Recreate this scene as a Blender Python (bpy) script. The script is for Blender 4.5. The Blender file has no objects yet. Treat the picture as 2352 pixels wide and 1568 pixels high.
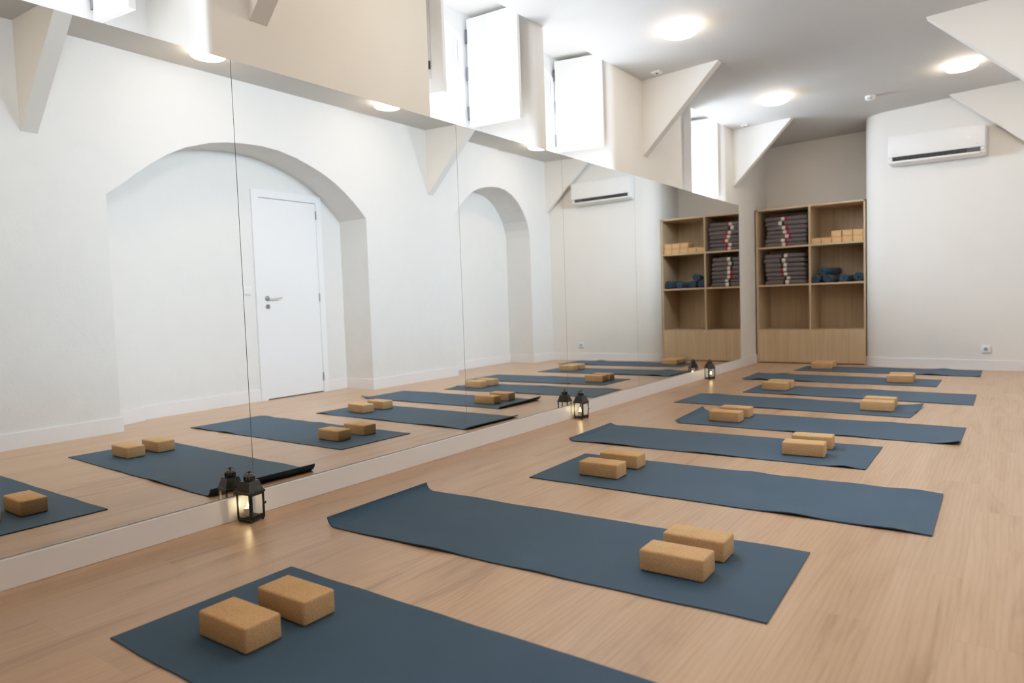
import bpy, bmesh, math, random
from mathutils import Vector, Matrix
random.seed(7)
S = bpy.context.scene
COL = S.collection
PI = math.pi

# ------------------------------------------------------------------ materials
def new_mat(name):
    m = bpy.data.materials.new(name); m.use_nodes = True
    nt = m.node_tree
    for n in list(nt.nodes): nt.nodes.remove(n)
    out = nt.nodes.new('ShaderNodeOutputMaterial')
    b = nt.nodes.new('ShaderNodeBsdfPrincipled')
    nt.links.new(b.outputs[0], out.inputs[0])
    return m, nt, b, out

def N(nt, t, **kw):
    n = nt.nodes.new(t)
    for k, v in kw.items():
        if k in n.inputs: n.inputs[k].default_value = v
        else: setattr(n, k, v)
    return n

def ramp(nt, fac, stops):
    r = nt.nodes.new('ShaderNodeValToRGB')
    el = r.color_ramp.elements
    while len(el) < len(stops): el.new(0.5)
    for e, (p, c) in zip(el, stops):
        e.position = p; e.color = (*c, 1)
    nt.links.new(fac, r.inputs[0])
    return r.outputs[0]

def coords(nt, scale=(1, 1, 1), kind='Object', rot=(0, 0, 0)):
    tc = nt.nodes.new('ShaderNodeTexCoord')
    mp = nt.nodes.new('ShaderNodeMapping')
    mp.inputs['Scale'].default_value = scale
    mp.inputs['Rotation'].default_value = rot
    nt.links.new(tc.outputs[kind], mp.inputs[0])
    return mp.outputs[0]

def simple(name, col, rough=0.5, metal=0.0, spec=0.5, bump=0.0, bscale=60, var=0.0, vscale=8):
    m, nt, b, out = new_mat(name)
    b.inputs['Roughness'].default_value = rough
    b.inputs['Metallic'].default_value = metal
    b.inputs['Specular IOR Level'].default_value = spec
    v = coords(nt)
    n = N(nt, 'ShaderNodeTexNoise', Scale=vscale, Detail=3.0)
    nt.links.new(v, n.inputs['Vector'])
    lo = tuple(max(0, c * (1 - var)) for c in col); hi = tuple(c * (1 + var) for c in col)
    nt.links.new(ramp(nt, n.outputs[0], [(0.3, lo), (0.7, hi)]), b.inputs['Base Color'])
    if bump:
        n2 = N(nt, 'ShaderNodeTexNoise', Scale=bscale, Detail=4.0)
        nt.links.new(v, n2.inputs['Vector'])
        bp = N(nt, 'ShaderNodeBump', Strength=bump, Distance=0.01)
        nt.links.new(n2.outputs[0], bp.inputs['Height'])
        nt.links.new(bp.outputs[0], b.inputs['Normal'])
    return m

def emissive(name, col, strength):
    m, nt, b, out = new_mat(name)
    b.inputs['Base Color'].default_value = (*col, 1)
    b.inputs['Emission Color'].default_value = (*col, 1)
    b.inputs['Emission Strength'].default_value = strength
    return m

def glass_mat(name, tint=(0.97, 0.98, 0.97)):
    m, nt, b, out = new_mat(name)
    nt.nodes.remove(b)
    t = N(nt, 'ShaderNodeBsdfTransparent'); t.inputs[0].default_value = (*tint, 1)
    g = N(nt, 'ShaderNodeBsdfGlossy'); g.inputs['Roughness'].default_value = 0.02
    lw = N(nt, 'ShaderNodeLayerWeight', Blend=0.12)
    mx = N(nt, 'ShaderNodeMixShader')
    nt.links.new(lw.outputs[0], mx.inputs[0]); nt.links.new(t.outputs[0], mx.inputs[1]); nt.links.new(g.outputs[0], mx.inputs[2])
    nt.links.new(mx.outputs[0], out.inputs[0])
    return m

def mat_floor():
    m, nt, b, out = new_mat('oak_laminate')
    tc = nt.nodes.new('ShaderNodeTexCoord')
    sp = nt.nodes.new('ShaderNodeSeparateXYZ'); nt.links.new(tc.outputs['Object'], sp.inputs[0])
    cb = nt.nodes.new('ShaderNodeCombineXYZ')
    nt.links.new(sp.outputs['Y'], cb.inputs['X']); nt.links.new(sp.outputs['X'], cb.inputs['Y'])
    br = N(nt, 'ShaderNodeTexBrick', Scale=1.0)
    br.inputs['Brick Width'].default_value = 1.28; br.inputs['Row Height'].default_value = 0.19
    br.inputs['Mortar Size'].default_value = 0.0009; br.inputs['Mortar Smooth'].default_value = 0.4
    br.inputs['Color1'].default_value = (0, 0, 0, 1); br.inputs['Color2'].default_value = (1, 1, 1, 1)
    br.inputs['Mortar'].default_value = (0.5, 0.5, 0.5, 1)
    br.offset = 0.37; br.offset_frequency = 2
    nt.links.new(cb.outputs[0], br.inputs['Vector'])
    # grain coordinates: stretched along the boards (Y), shifted per board
    mul = N(nt, 'ShaderNodeMath', operation='MULTIPLY'); mul.inputs[1].default_value = 37.0
    nt.links.new(br.outputs['Color'], mul.inputs[0])
    cb2 = nt.nodes.new('ShaderNodeCombineXYZ')
    nt.links.new(sp.outputs['X'], cb2.inputs['X']); nt.links.new(sp.outputs['Y'], cb2.inputs['Y']); nt.links.new(mul.outputs[0], cb2.inputs['Z'])
    mp = nt.nodes.new('ShaderNodeMapping'); mp.inputs['Scale'].default_value = (9.0, 0.9, 1)
    nt.links.new(cb2.outputs[0], mp.inputs[0])
    n1 = N(nt, 'ShaderNodeTexNoise', Scale=1.0, Detail=6.0, Roughness=0.62, Distortion=1.3)
    nt.links.new(mp.outputs[0], n1.inputs['Vector'])
    mp2 = nt.nodes.new('ShaderNodeMapping'); mp2.inputs['Scale'].default_value = (110, 3.2, 1)
    nt.links.new(cb2.outputs[0], mp2.inputs[0])
    n2 = N(nt, 'ShaderNodeTexNoise', Scale=1.0, Detail=4.0, Roughness=0.6, Distortion=0.3)
    nt.links.new(mp2.outputs[0], n2.inputs['Vector'])
    wv = N(nt, 'ShaderNodeTexWave', Scale=2.2, Distortion=9.0, Detail=3.0); wv.inputs['Detail Scale'].default_value = 0.9
    mp3 = nt.nodes.new('ShaderNodeMapping'); mp3.inputs['Scale'].default_value = (7.0, 0.55, 1)
    nt.links.new(cb2.outputs[0], mp3.inputs[0]); nt.links.new(mp3.outputs[0], wv.inputs['Vector'])
    c1 = ramp(nt, n1.outputs[0], [(0.20, (0.36, 0.225, 0.135)), (0.45, (0.535, 0.358, 0.228)), (0.75, (0.600, 0.415, 0.275))])
    c2 = ramp(nt, n2.outputs[0], [(0.3, (0.93, 0.915, 0.90)), (0.62, (1.0, 1.0, 1.0))])
    c3 = ramp(nt, wv.outputs[0], [(0.0, (0.93, 0.91, 0.89)), (0.6, (1, 1, 1))])
    mx = N(nt, 'ShaderNodeMix', data_type='RGBA', blend_type='MULTIPLY'); mx.inputs[0].default_value = 1.0
    nt.links.new(c1, mx.inputs[6]); nt.links.new(c2, mx.inputs[7])
    mx2 = N(nt, 'ShaderNodeMix', data_type='RGBA', blend_type='MULTIPLY'); mx2.inputs[0].default_value = 1.0
    nt.links.new(mx.outputs[2], mx2.inputs[6]); nt.links.new(c3, mx2.inputs[7])
    # per board tone
    c4 = ramp(nt, br.outputs['Color'], [(0.0, (0.93, 0.92, 0.91)), (1.0, (1.04, 1.03, 1.03))])
    mx3 = N(nt, 'ShaderNodeMix', data_type='RGBA', blend_type='MULTIPLY'); mx3.inputs[0].default_value = 1.0
    nt.links.new(mx2.outputs[2], mx3.inputs[6]); nt.links.new(c4, mx3.inputs[7])
    mx4 = N(nt, 'ShaderNodeMix', data_type='RGBA', blend_type='MIX')
    mx4.inputs[7].default_value = (0.24, 0.145, 0.085, 1)
    fm = N(nt, 'ShaderNodeMath', operation='MULTIPLY'); fm.inputs[1].default_value = 0.32
    nt.links.new(br.outputs['Fac'], fm.inputs[0]); nt.links.new(fm.outputs[0], mx4.inputs[0]); nt.links.new(mx3.outputs[2], mx4.inputs[6])
    nt.links.new(mx4.outputs[2], b.inputs['Base Color'])
    b.inputs['Roughness'].default_value = 0.36
    b.inputs['Specular IOR Level'].default_value = 0.42
    bp = N(nt, 'ShaderNodeBump', Strength=0.10, Distance=0.002)
    nt.links.new(n2.outputs[0], bp.inputs['Height']); nt.links.new(bp.outputs[0], b.inputs['Normal'])
    return m

def mat_mat():
    m, nt, b, out = new_mat('blue_foam_mat')
    v = coords(nt)
    n = N(nt, 'ShaderNodeTexNoise', Scale=2.5, Detail=3.0); nt.links.new(v, n.inputs['Vector'])
    nt.links.new(ramp(nt, n.outputs[0], [(0.3, (0.024, 0.067, 0.118)), (0.7, (0.031, 0.077, 0.131))]), b.inputs['Base Color'])
    b.inputs['Roughness'].default_value = 0.66
    b.inputs['Specular IOR Level'].default_value = 0.32
    b.inputs['Sheen Weight'].default_value = 0.1
    wv = N(nt, 'ShaderNodeTexWave', Scale=78.0, Distortion=0.0); wv.bands_direction = 'X'
    nt.links.new(v, wv.inputs['Vector'])
    n2 = N(nt, 'ShaderNodeTexNoise', Scale=420.0, Detail=2.0); nt.links.new(v, n2.inputs['Vector'])
    ad = N(nt, 'ShaderNodeMath', operation='ADD'); nt.links.new(wv.outputs[1], ad.inputs[0]); nt.links.new(n2.outputs[0], ad.inputs[1])
    bp = N(nt, 'ShaderNodeBump', Strength=0.22, Distance=0.001)
    nt.links.new(ad.outputs[0], bp.inputs['Height']); nt.links.new(bp.outputs[0], b.inputs['Normal'])
    return m

def mat_cork():
    m, nt, b, out = new_mat('cork')
    v = coords(nt)
    vo = N(nt, 'ShaderNodeTexVoronoi', Scale=520.0); nt.links.new(v, vo.inputs['Vector'])
    n = N(nt, 'ShaderNodeTexNoise', Scale=260.0, Detail=4.0, Roughness=0.7); nt.links.new(v, n.inputs['Vector'])
    n3 = N(nt, 'ShaderNodeTexNoise', Scale=14.0, Detail=2.0); nt.links.new(v, n3.inputs['Vector'])
    ca = ramp(nt, vo.outputs['Color'], [(0.0, (0.50, 0.285, 0.130)), (0.5, (0.67, 0.425, 0.212)), (1.0, (0.76, 0.51, 0.285))])
    cbb = ramp(nt, n.outputs[0], [(0.30, (0.66, 0.60, 0.54)), (0.50, (1, 1, 1))])
    mx = N(nt, 'ShaderNodeMix', data_type='RGBA', blend_type='MULTIPLY'); mx.inputs[0].default_value = 0.8
    nt.links.new(ca, mx.inputs[6]); nt.links.new(cbb, mx.inputs[7])
    cc = ramp(nt, n3.outputs[0], [(0.3, (0.95, 0.94, 0.92)), (0.7, (1.03, 1.03, 1.02))])
    mx2 = N(nt, 'ShaderNodeMix', data_type='RGBA', blend_type='MULTIPLY'); mx2.inputs[0].default_value = 1.0
    nt.links.new(mx.outputs[2], mx2.inputs[6]); nt.links.new(cc, mx2.inputs[7])
    nt.links.new(mx2.outputs[2], b.inputs['Base Color'])
    b.inputs['Roughness'].default_value = 0.8
    b.inputs['Specular IOR Level'].default_value = 0.25
    bp = N(nt, 'ShaderNodeBump', Strength=0.35, Distance=0.0015)
    nt.links.new(n.outputs[0], bp.inputs['Height']); nt.links.new(bp.outputs[0], b.inputs['Normal'])
    return m

def mat_veneer(name='light_oak_veneer', vertical=True, k=1.0):
    m, nt, b, out = new_mat(name)
    v = coords(nt, scale=(26, 26, 1.1) if vertical else (1.1, 26, 26))
    n = N(nt, 'ShaderNodeTexNoise', Scale=1.0, Detail=5.0, Roughness=0.6, Distortion=0.6); nt.links.new(v, n.inputs['Vector'])
    nt.links.new(ramp(nt, n.outputs[0], [(0.28, tuple(k*c for c in (0.48, 0.345, 0.205))), (0.52, tuple(k*c for c in (0.57, 0.425, 0.265))), (0.78, tuple(k*c for c in (0.63, 0.485, 0.315)))]), b.inputs['Base Color'])
    b.inputs['Roughness'].default_value = 0.5
    return m

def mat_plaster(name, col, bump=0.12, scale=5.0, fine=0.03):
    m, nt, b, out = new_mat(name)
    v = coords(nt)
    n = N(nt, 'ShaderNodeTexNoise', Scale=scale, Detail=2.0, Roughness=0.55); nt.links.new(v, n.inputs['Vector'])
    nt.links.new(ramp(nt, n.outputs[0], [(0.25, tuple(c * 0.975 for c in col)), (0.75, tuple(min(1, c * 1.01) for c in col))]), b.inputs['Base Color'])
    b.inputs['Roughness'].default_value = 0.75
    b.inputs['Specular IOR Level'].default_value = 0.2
    if bump < 0.1: return m
    n2 = N(nt, 'ShaderNodeTexNoise', Scale=scale * 1.6, Detail=4.0, Roughness=0.6); nt.links.new(v, n2.inputs['Vector'])
    bp = N(nt, 'ShaderNodeBump', Strength=bump, Distance=0.03)
    nt.links.new(n2.outputs[0], bp.inputs['Height']); nt.links.new(bp.outputs[0], b.inputs['Normal'])
    return m

def mat_mirror():
    m, nt, b, out = new_mat('mirror_silver')
    b.inputs['Base Color'].default_value = (0.925, 0.945, 0.930, 1)
    b.inputs['Metallic'].default_value = 1.0
    b.inputs['Roughness'].default_value = 0.0
    return m

def mat_blanket():
    m, nt, b, out = new_mat('grey_wool')
    v = coords(nt)
    n = N(nt, 'ShaderNodeTexNoise', Scale=240.0, Detail=3.0); nt.links.new(v, n.inputs['Vector'])
    nt.links.new(ramp(nt, n.outputs[0], [(0.3, (0.085, 0.068, 0.070)), (0.7, (0.175, 0.145, 0.148))]), b.inputs['Base Color'])
    b.inputs['Roughness'].default_value = 0.95; b.inputs['Sheen Weight'].default_value = 0.3
    bp = N(nt, 'ShaderNodeBump', Strength=0.5, Distance=0.004)
    nt.links.new(n.outputs[0], bp.inputs['Height']); nt.links.new(bp.outputs[0], b.inputs['Normal'])
    return m

M = dict(
    floor=mat_floor(), mat=mat_mat(), cork=mat_cork(), veneer=mat_veneer(), mirror=mat_mirror(), blanket=mat_blanket(),
    veneer_h=mat_veneer('light_oak_edge', False),
    wall=mat_plaster('white_plaster', (0.80, 0.765, 0.715), 0.04, 3.0),
    wall_rough=mat_plaster('old_white_plaster', (0.77, 0.76, 0.735), 0.16, 6.0),
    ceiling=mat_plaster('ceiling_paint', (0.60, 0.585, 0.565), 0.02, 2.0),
    trim=simple('white_lacquer', (0.82, 0.80, 0.80), 0.42, var=0.01),
    white_wood=simple('painted_wood', (0.86, 0.86, 0.86), 0.45, var=0.015),
    door=simple('door_lacquer', (0.84, 0.85, 0.875), 0.4, var=0.01),
    edge=simple('glass_edge', (0.26, 0.29, 0.26), 0.3, var=0.1),
    plastic=simple('white_plastic', (0.80, 0.79, 0.77), 0.35, var=0.01),
    plastic_blue=simple('cool_white_plastic', (0.78, 0.80, 0.84), 0.3, var=0.01),
    black=simple('black_plastic', (0.012, 0.012, 0.014), 0.5, var=0.1),
    grille=simple('grille_grey', (0.075, 0.072, 0.080), 0.6, var=0.1),
    logo=simple('grey_print', (0.36, 0.35, 0.34), 0.6, var=0.02),
    steel=simple('brushed_steel', (0.45, 0.44, 0.42), 0.32, metal=1.0, var=0.05),
    iron=simple('dark_iron', (0.022, 0.021, 0.019), 0.42, metal=0.25, spec=0.5, bump=0.06, bscale=300, var=0.2, vscale=60),
    iron_roof=simple('dark_sheet_metal', (0.050, 0.047, 0.041), 0.38, metal=0.45, bump=0.04, bscale=200, var=0.15, vscale=60),
    pane=glass_mat('clear_pane'),
    wax=simple('cream_wax', (0.86, 0.74, 0.52), 0.5, var=0.02),
    flame=emissive('flame_glow', (1.0, 0.72, 0.36), 60.0),
    lamp=emissive('lamp_glow', (1.0, 0.80, 0.58), 22.0),
    led=emissive('display_glow', (0.72, 0.75, 1.0), 0.30),
    stripe_white=simple('white_wool', (0.70, 0.64, 0.57), 0.95, bump=0.3, bscale=200, var=0.06),
    stripe_red=simple('red_wool', (0.30, 0.010, 0.022), 0.95, bump=0.3, bscale=200, var=0.1),
    stripe_black=simple('black_wool', (0.013, 0.015, 0.019), 0.95, bump=0.3, bscale=200, var=0.1),
)
M['wax'].node_tree.nodes['Principled BSDF'].inputs['Subsurface Weight'].default_value = 0.3
M['wax'].node_tree.nodes['Principled BSDF'].inputs['Subsurface Radius'].default_value = (0.02, 0.01, 0.005)

# ------------------------------------------------------------------ mesh helpers
def obj(name, bm, mat, parent=None, smooth=False, label=None, normals=True):
    if normals: bmesh.ops.recalc_face_normals(bm, faces=bm.faces)
    me = bpy.data.meshes.new(name); bm.to_mesh(me); bm.free()
    me.materials.append(mat)
    if smooth:
        for p in me.polygons: p.use_smooth = True
        try: me.set_sharp_from_angle(angle=math.radians(40))
        except Exception: pass
    o = bpy.data.objects.new(name, me); COL.objects.link(o)
    if parent is not None: o.parent = parent
    if label: o['label'] = label
    return o

def tag(o, label, cat, group=None):
    o['label'] = label; o['category'] = cat
    if group: o['group'] = group
    return o

def thing(name, label, cat, loc=(0, 0, 0), rz=0.0, group=None):
    o = bpy.data.objects.new(name, None); COL.objects.link(o)
    o.empty_display_size = 0.1
    o.location = loc; o.rotation_euler = (0, 0, rz)
    return tag(o, label, cat, group)

def struct(o):
    o['kind'] = 'structure'; return o

def struct_empty(name, loc=(0, 0, 0), rz=0):
    o = bpy.data.objects.new(name, None); COL.objects.link(o)
    o.location = loc; o.rotation_euler = (0, 0, rz); o.empty_display_size = 0.1
    return struct(o)

def dup(root, loc, rz, label, group=None):
    r = root.copy(); COL.objects.link(r); r.location = loc; r.rotation_euler = (0, 0, rz)
    r['label'] = label
    if group: r['group'] = group
    for ch in list(root.children):
        c = ch.copy(); COL.objects.link(c); c.parent = r
        for g in list(ch.children):
            d = g.copy(); COL.objects.link(d); d.parent = c
    return r

def B(): return bmesh.new()

def box(bm, a, b, bevel=0.0, seg=2, mtx=None):
    x0, y0, z0 = a; x1, y1, z1 = b
    t = bmesh.new()
    vs = [t.verts.new(p) for p in ((x0,y0,z0),(x1,y0,z0),(x1,y1,z0),(x0,y1,z0),(x0,y0,z1),(x1,y0,z1),(x1,y1,z1),(x0,y1,z1))]
    for f in ((0,3,2,1),(4,5,6,7),(0,1,5,4),(1,2,6,5),(2,3,7,6),(3,0,4,7)): t.faces.new([vs[i] for i in f])
    if bevel: bmesh.ops.bevel(t, geom=list(t.edges), offset=bevel, segments=seg, profile=0.5, affect='EDGES', clamp_overlap=True)
    if mtx is not None: bmesh.ops.transform(t, matrix=mtx, verts=t.verts)
    merge(bm, t); return bm

def merge(bm, t):
    mp = {}
    for v in t.verts: mp[v] = bm.verts.new(v.co)
    for f in t.faces:
        try: bm.faces.new([mp[v] for v in f.verts])
        except ValueError: pass
    t.free()

def prism(bm, poly, fn0, fn1):
    """polygon (list of 2-tuples) extruded between two maps 2-tuple -> 3D; concave polygons are triangulated"""
    a = [bm.verts.new(fn0(p)) for p in poly]; b = [bm.verts.new(fn1(p)) for p in poly]
    n = len(poly)
    fa = bm.faces.new(a); fb = bm.faces.new(b[::-1])
    for i in range(n):
        j = (i + 1) % n
        bm.faces.new((a[i], b[i], b[j], a[j]))
    bm.normal_update()
    if n > 4: bmesh.ops.triangulate(bm, faces=[fa, fb], ngon_method='EAR_CLIP')
    return bm

def plate_hole(bm, outer, inner, fn0, fn1):
    loops = []
    for fn in (fn0, fn1):
        lo = [bm.verts.new(fn(p)) for p in outer]; li = [bm.verts.new(fn(p)) for p in inner]
        ed = []
        for l in (lo, li):
            for i in range(len(l)): ed.append(bm.edges.new((l[i], l[(i + 1) % len(l)])))
        bmesh.ops.triangle_fill(bm, edges=ed, use_beauty=True)
        loops.append((lo, li))
    for k in (0, 1):
        a, b = loops[0][k], loops[1][k]
        for i in range(len(a)):
            j = (i + 1) % len(a); bm.faces.new((a[i], a[j], b[j], b[i]))
    return bm

def lathe(bm, prof, seg=32, c=(0, 0, 0), caps=True):
    rings = []
    for r, z in prof:
        rings.append([bm.verts.new((c[0] + r * math.cos(2*PI*k/seg), c[1] + r * math.sin(2*PI*k/seg), c[2] + z)) for k in range(seg)])
    for a, b in zip(rings, rings[1:]):
        for k in range(seg):
            j = (k + 1) % seg; bm.faces.new((a[k], a[j], b[j], b[k]))
    if caps:
        bm.faces.new(rings[0][::-1]); bm.faces.new(rings[-1])
    return bm

def tube(bm, pts, r, seg=8, closed=False):
    pts = [Vector(p) for p in pts]; n = len(pts); rings = []
    for i, p in enumerate(pts):
        if closed: d = pts[(i+1) % n] - pts[i-1]
        else: d = pts[min(i+1, n-1)] - pts[max(i-1, 0)]
        d.normalize()
        u = d.orthogonal() if abs(d.z) > 0.95 else d.cross(Vector((0, 0, 1)))
        u.normalize(); w = d.cross(u)
        rr = r[i] if isinstance(r, (list, tuple)) else r
        rings.append([bm.verts.new(p + rr * (math.cos(2*PI*k/seg) * u + math.sin(2*PI*k/seg) * w)) for k in range(seg)])
    m = n if closed else n - 1
    for i in range(m):
        a, b = rings[i], rings[(i+1) % n]
        for k in range(seg):
            j = (k+1) % seg; bm.faces.new((a[k], a[j], b[j], b[k]))
    if not closed: bm.faces.new(rings[0][::-1]); bm.faces.new(rings[-1])
    return bm

def strip_seg(bm, p0, p1, th, h, z0=0.0, ext=0.0):
    """baseboard piece from p0 to p1 (plan), thickness th to the LEFT of the direction"""
    p0 = Vector(p0); p1 = Vector(p1); d = (p1 - p0).normalized(); nrm = Vector((-d.y, d.x))
    a = p0 - d * ext; b = p1 + d * ext
    poly = [a, b, b + nrm * th, a + nrm * th]
    prism(bm, [tuple(p) for p in poly], lambda p: (p[0], p[1], z0), lambda p: (p[0], p[1], z0 + h))

# ------------------------------------------------------------------ the room
def RW(y): return 2.92 + 0.011 * y              # face of the arched right wall
def CZ(x): return 2.905 + 0.038 * x             # the ceiling falls slightly towards the windows
WX = -0.006                                     # plaster face of the window wall (mirror face is x = 0)

struct(obj('floor', box(B(), (-0.7, -1.7, -0.1), (4.4, 10.4, 0.0)), M['floor']))
bm = B(); prism(bm, [(WX, -1.7), (4.4, -1.7), (4.4, 10.4), (WX, 10.4)], lambda p: (p[0], p[1], CZ(p[0])), lambda p: (p[0], p[1], 3.6))
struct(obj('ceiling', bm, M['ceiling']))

# window wall: low wall, pillars between the deep window recesses, head band
RECESS = [(0.60, 1.72), (3.11, 4.24), (4.365, 5.42), (6.94, 8.25)]
DEEP = -0.62
bm = B()
box(bm, (DEEP, -1.7, 0), (WX, 10.4, 1.985))
def pillar(y0, y1, r0):
    pts = [(DEEP, y0)]
    if r0:
        for k in range(9):
            a = PI / 2 * k / 8
            pts.append((WX - r0 + r0 * math.sin(a), y0 + r0 - r0 * math.cos(a)))
    else: pts.append((WX, y0))
    pts += [(WX, y1), (DEEP, y1)]
    prism(bm, pts, lambda p: (p[0], p[1], 1.985), lambda p: (p[0], p[1], 3.05))
pillar(-1.7, 0.60, 0); pillar(1.72, 3.11, 0.03); pillar(4.24, 4.365, 0.06); pillar(5.42, 6.94, 0.06); pillar(8.25, 10.4, 0.05)
box(bm, (DEEP, -1.7, 3.035), (WX, 10.4, 3.6))
struct(obj('wall_left', bm, M['wall'], smooth=True))

# right wall with two arched niches
arch1 = [(2.593, 0), (2.593, 1.866), (2.703, 1.945), (2.83, 2.05), (2.957, 2.148), (3.11, 2.25), (3.266, 2.33), (3.49, 2.404), (3.66, 2.437), (3.836, 2.456), (4.02, 2.462), (4.213, 2.450),
         (4.42, 2.408), (4.621, 2.342), (4.76, 2.287), (4.894, 2.218), (5.01, 2.142), (5.123, 2.054), (5.22, 1.97), (5.305, 1.885), (5.305, 0)]
arch2 = [(6.756, 0), (6.756, 1.93), (6.831, 2.066), (6.90, 2.14), (6.97, 2.20), (7.09, 2.30), (7.206, 2.381), (7.34, 2.435), (7.495, 2.475), (7.643, 2.497), (7.80, 2.503), (7.948, 2.488),
         (8.11, 2.435), (8.261, 2.34), (8.38, 2.22), (8.471, 2.09), (8.52, 1.97), (8.54, 1.86), (8.54, 0)]
poly = [(0.9, 0)] + arch1 + arch2 + [(9.6, 0), (9.6, 3.3), (0.9, 3.3)]
NI = 0.44
bm = B(); prism(bm, poly, lambda p: (RW(p[0]), p[0], p[1]), lambda p: (RW(p[0]) + NI, p[0], p[1]))
struct(obj('wall_right', bm, M['wall_rough']))
bm = B()
prism(bm, [(2.4, 0), (5.5, 0), (5.5, 2.7), (2.4, 2.7)], lambda p: (RW(p[0]) + NI, p[0], p[1]), lambda p: (RW(p[0]) + NI + 0.1, p[0], p[1]))
prism(bm, [(2.5, 0), (2.955, 0), (2.955, 2.6), (2.5, 2.6)], lambda p: (RW(p[0]) + NI - 0.045 - 0.13 * (2.955 - p[0]) / 0.36, p[0], p[1]), lambda p: (RW(p[0]) + NI + 0.02, p[0], p[1]))
struct(obj('wall_niche', bm, M['wall_rough']))
bm = B(); prism(bm, [(6.6, 0), (8.7, 0), (8.7, 2.7), (6.6, 2.7)], lambda p: (RW(p[0]) + NI, p[0], p[1]), lambda p: (RW(p[0]) + NI + 0.1, p[0], p[1]))
struct(obj('wall_niche_far', bm, M['wall_rough']))
bm = B(); box(bm, (4.2, -1.7, 0), (4.4, 0.92, 3.3)); box(bm, (RW(0.9) + 0.3, 0.9, 0), (4.4, 1.05, 3.3))
struct(obj('wall_side', bm, M['wall']))
struct(obj('wall_front', box(B(), (-0.6, -1.7, 0), (4.4, -1.55, 3.3)), M['wall']))
# alcove back wall behind the shelf unit
bm = B(); prism(bm, [(-0.1, 9.965), (1.6, 10.06), (1.6, 10.4), (-0.1, 10.4)], lambda p: (p[0], p[1], 0), lambda p: (p[0], p[1], 3.3))
struct(obj('wall_back', bm, M['wall']))
# end wall with the rounded corner that carries the air conditioner
u = Vector((-1.032, 0.08)).normalized()
x0 = 1.324; r = 0.26
nrm = Vector((-0.08, -1.032)).normalized()       # faces the camera
P0 = Vector((1.841, 9.185))
# circle centre: r behind the line, r right of x0
cx_ = x0 + r
t_ = ((cx_ + nrm.x * r) - P0.x) / u.x
T = P0 + u * t_; Cc = T - nrm * r
a0 = math.atan2(nrm.y, nrm.x); a1 = -PI
curve = []
for k in range(17):
    a = a0 + (a1 - a0) * k / 16
    curve.append((Cc.x + r * math.cos(a), Cc.y + r * math.sin(a)))
endR = P0 - u * 1.35
front_line = [tuple(endR)] + curve + [(x0, 10.4)]
poly = front_line + [(endR.x, 10.4)]
bm = B(); prism(bm, poly, lambda p: (p[0], p[1], 0), lambda p: (p[0], p[1], 3.3))
struct(obj('wall_end', bm, M['wall'], smooth=True))

# baseboards
BB = 0.105; BT = 0.0133
bm = B()
for y0, y1 in ((-1.55, 7.297), (7.299, 9.40)):
    box(bm, (WX, y0, 0), (BT, y1, BB), 0.002, 1)
struct(obj('baseboard_left', bm, M['trim']))
bm = B()
Y1a, Y1b, Y2a, Y2b = 2.593, 5.305, 6.756, 8.54
def seg_r(ya, yb, off=0.0): strip_seg(bm, (RW(ya) + off, ya), (RW(yb) + off, yb), 0.014, 0.115)
seg_r(0.9, Y1a + 0.014); seg_r(Y1b - 0.014, Y2a + 0.014); seg_r(Y2b - 0.014, 9.1)
strip_seg(bm, (RW(Y1a) + NI - 0.175, Y1a), (RW(2.969) + NI - 0.045, 2.969), 0.014, 0.115); seg_r(2.95, 4.165, NI); seg_r(5.03, Y1b, NI); seg_r(Y2a, Y2b, NI)
strip_seg(bm, (RW(Y1b), Y1b), (RW(Y1b) + NI, Y1b), -0.014, 0.115)
strip_seg(bm, (RW(Y1a), Y1a), (RW(Y1a) + NI, Y1a), 0.014, 0.115)
strip_seg(bm, (RW(Y2b), Y2b), (RW(Y2b) + NI, Y2b), -0.014, 0.115)
strip_seg(bm, (RW(Y2a), Y2a), (RW(Y2a) + NI, Y2a), 0.014, 0.115)
struct(obj('baseboard_right', bm, M['trim']))
bm = B()
inner = front_line[:-1]
def off_line(pts, d):
    out = []
    for i, p in enumerate(pts):
        a = Vector(pts[max(i-1, 0)]); b = Vector(pts[min(i+1, len(pts)-1)])
        t = (b - a).normalized(); out.append(tuple(Vector(p) + Vector((t.y, -t.x)) * -d))
    return out
outl = off_line(inner, 0.014)
if (Vector(outl[0]) - Vector(inner[0])).dot(nrm) < 0: outl = off_line(inner, -0.014)
prism(bm, inner + outl[::-1], lambda p: (p[0], p[1], 0), lambda p: (p[0], p[1], 0.107))
struct(obj('baseboard_back', bm, M['trim']))

# triangular haunches under the ceiling
def haunch(i, side, y, th=0.092, reach=0.74, zb=2.2):
    bm = B()
    if side == 'L':
        tri = [(WX - 0.02, zb), (reach, CZ(reach) + 0.02), (WX - 0.02, CZ(0) + 0.05)]
    else:
        xw = RW(y)
        tri = [(xw + 0.03, zb - 0.03), (xw - reach, CZ(xw - reach) + 0.01), (xw + 0.03, CZ(xw) + 0.05)]
    prism(bm, tri, lambda p: (p[0], y, p[1]), lambda p: (p[0], y + th, p[1]))
    struct(obj('trim_%d' % i, bm, M['wall']))
haunch(1, 'L', 1.925); haunch(2, 'L', 6.015, 0.09, 0.735); haunch(3, 'L', 8.55, 0.09, 0.70)
haunch(4, 'R', 2.04, 0.11, 0.77, 2.25); haunch(5, 'R', 6.325, 0.10, 0.775, 2.25); haunch(6, 'R', 9.0, 0.05, 0.83, 2.25)

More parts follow.
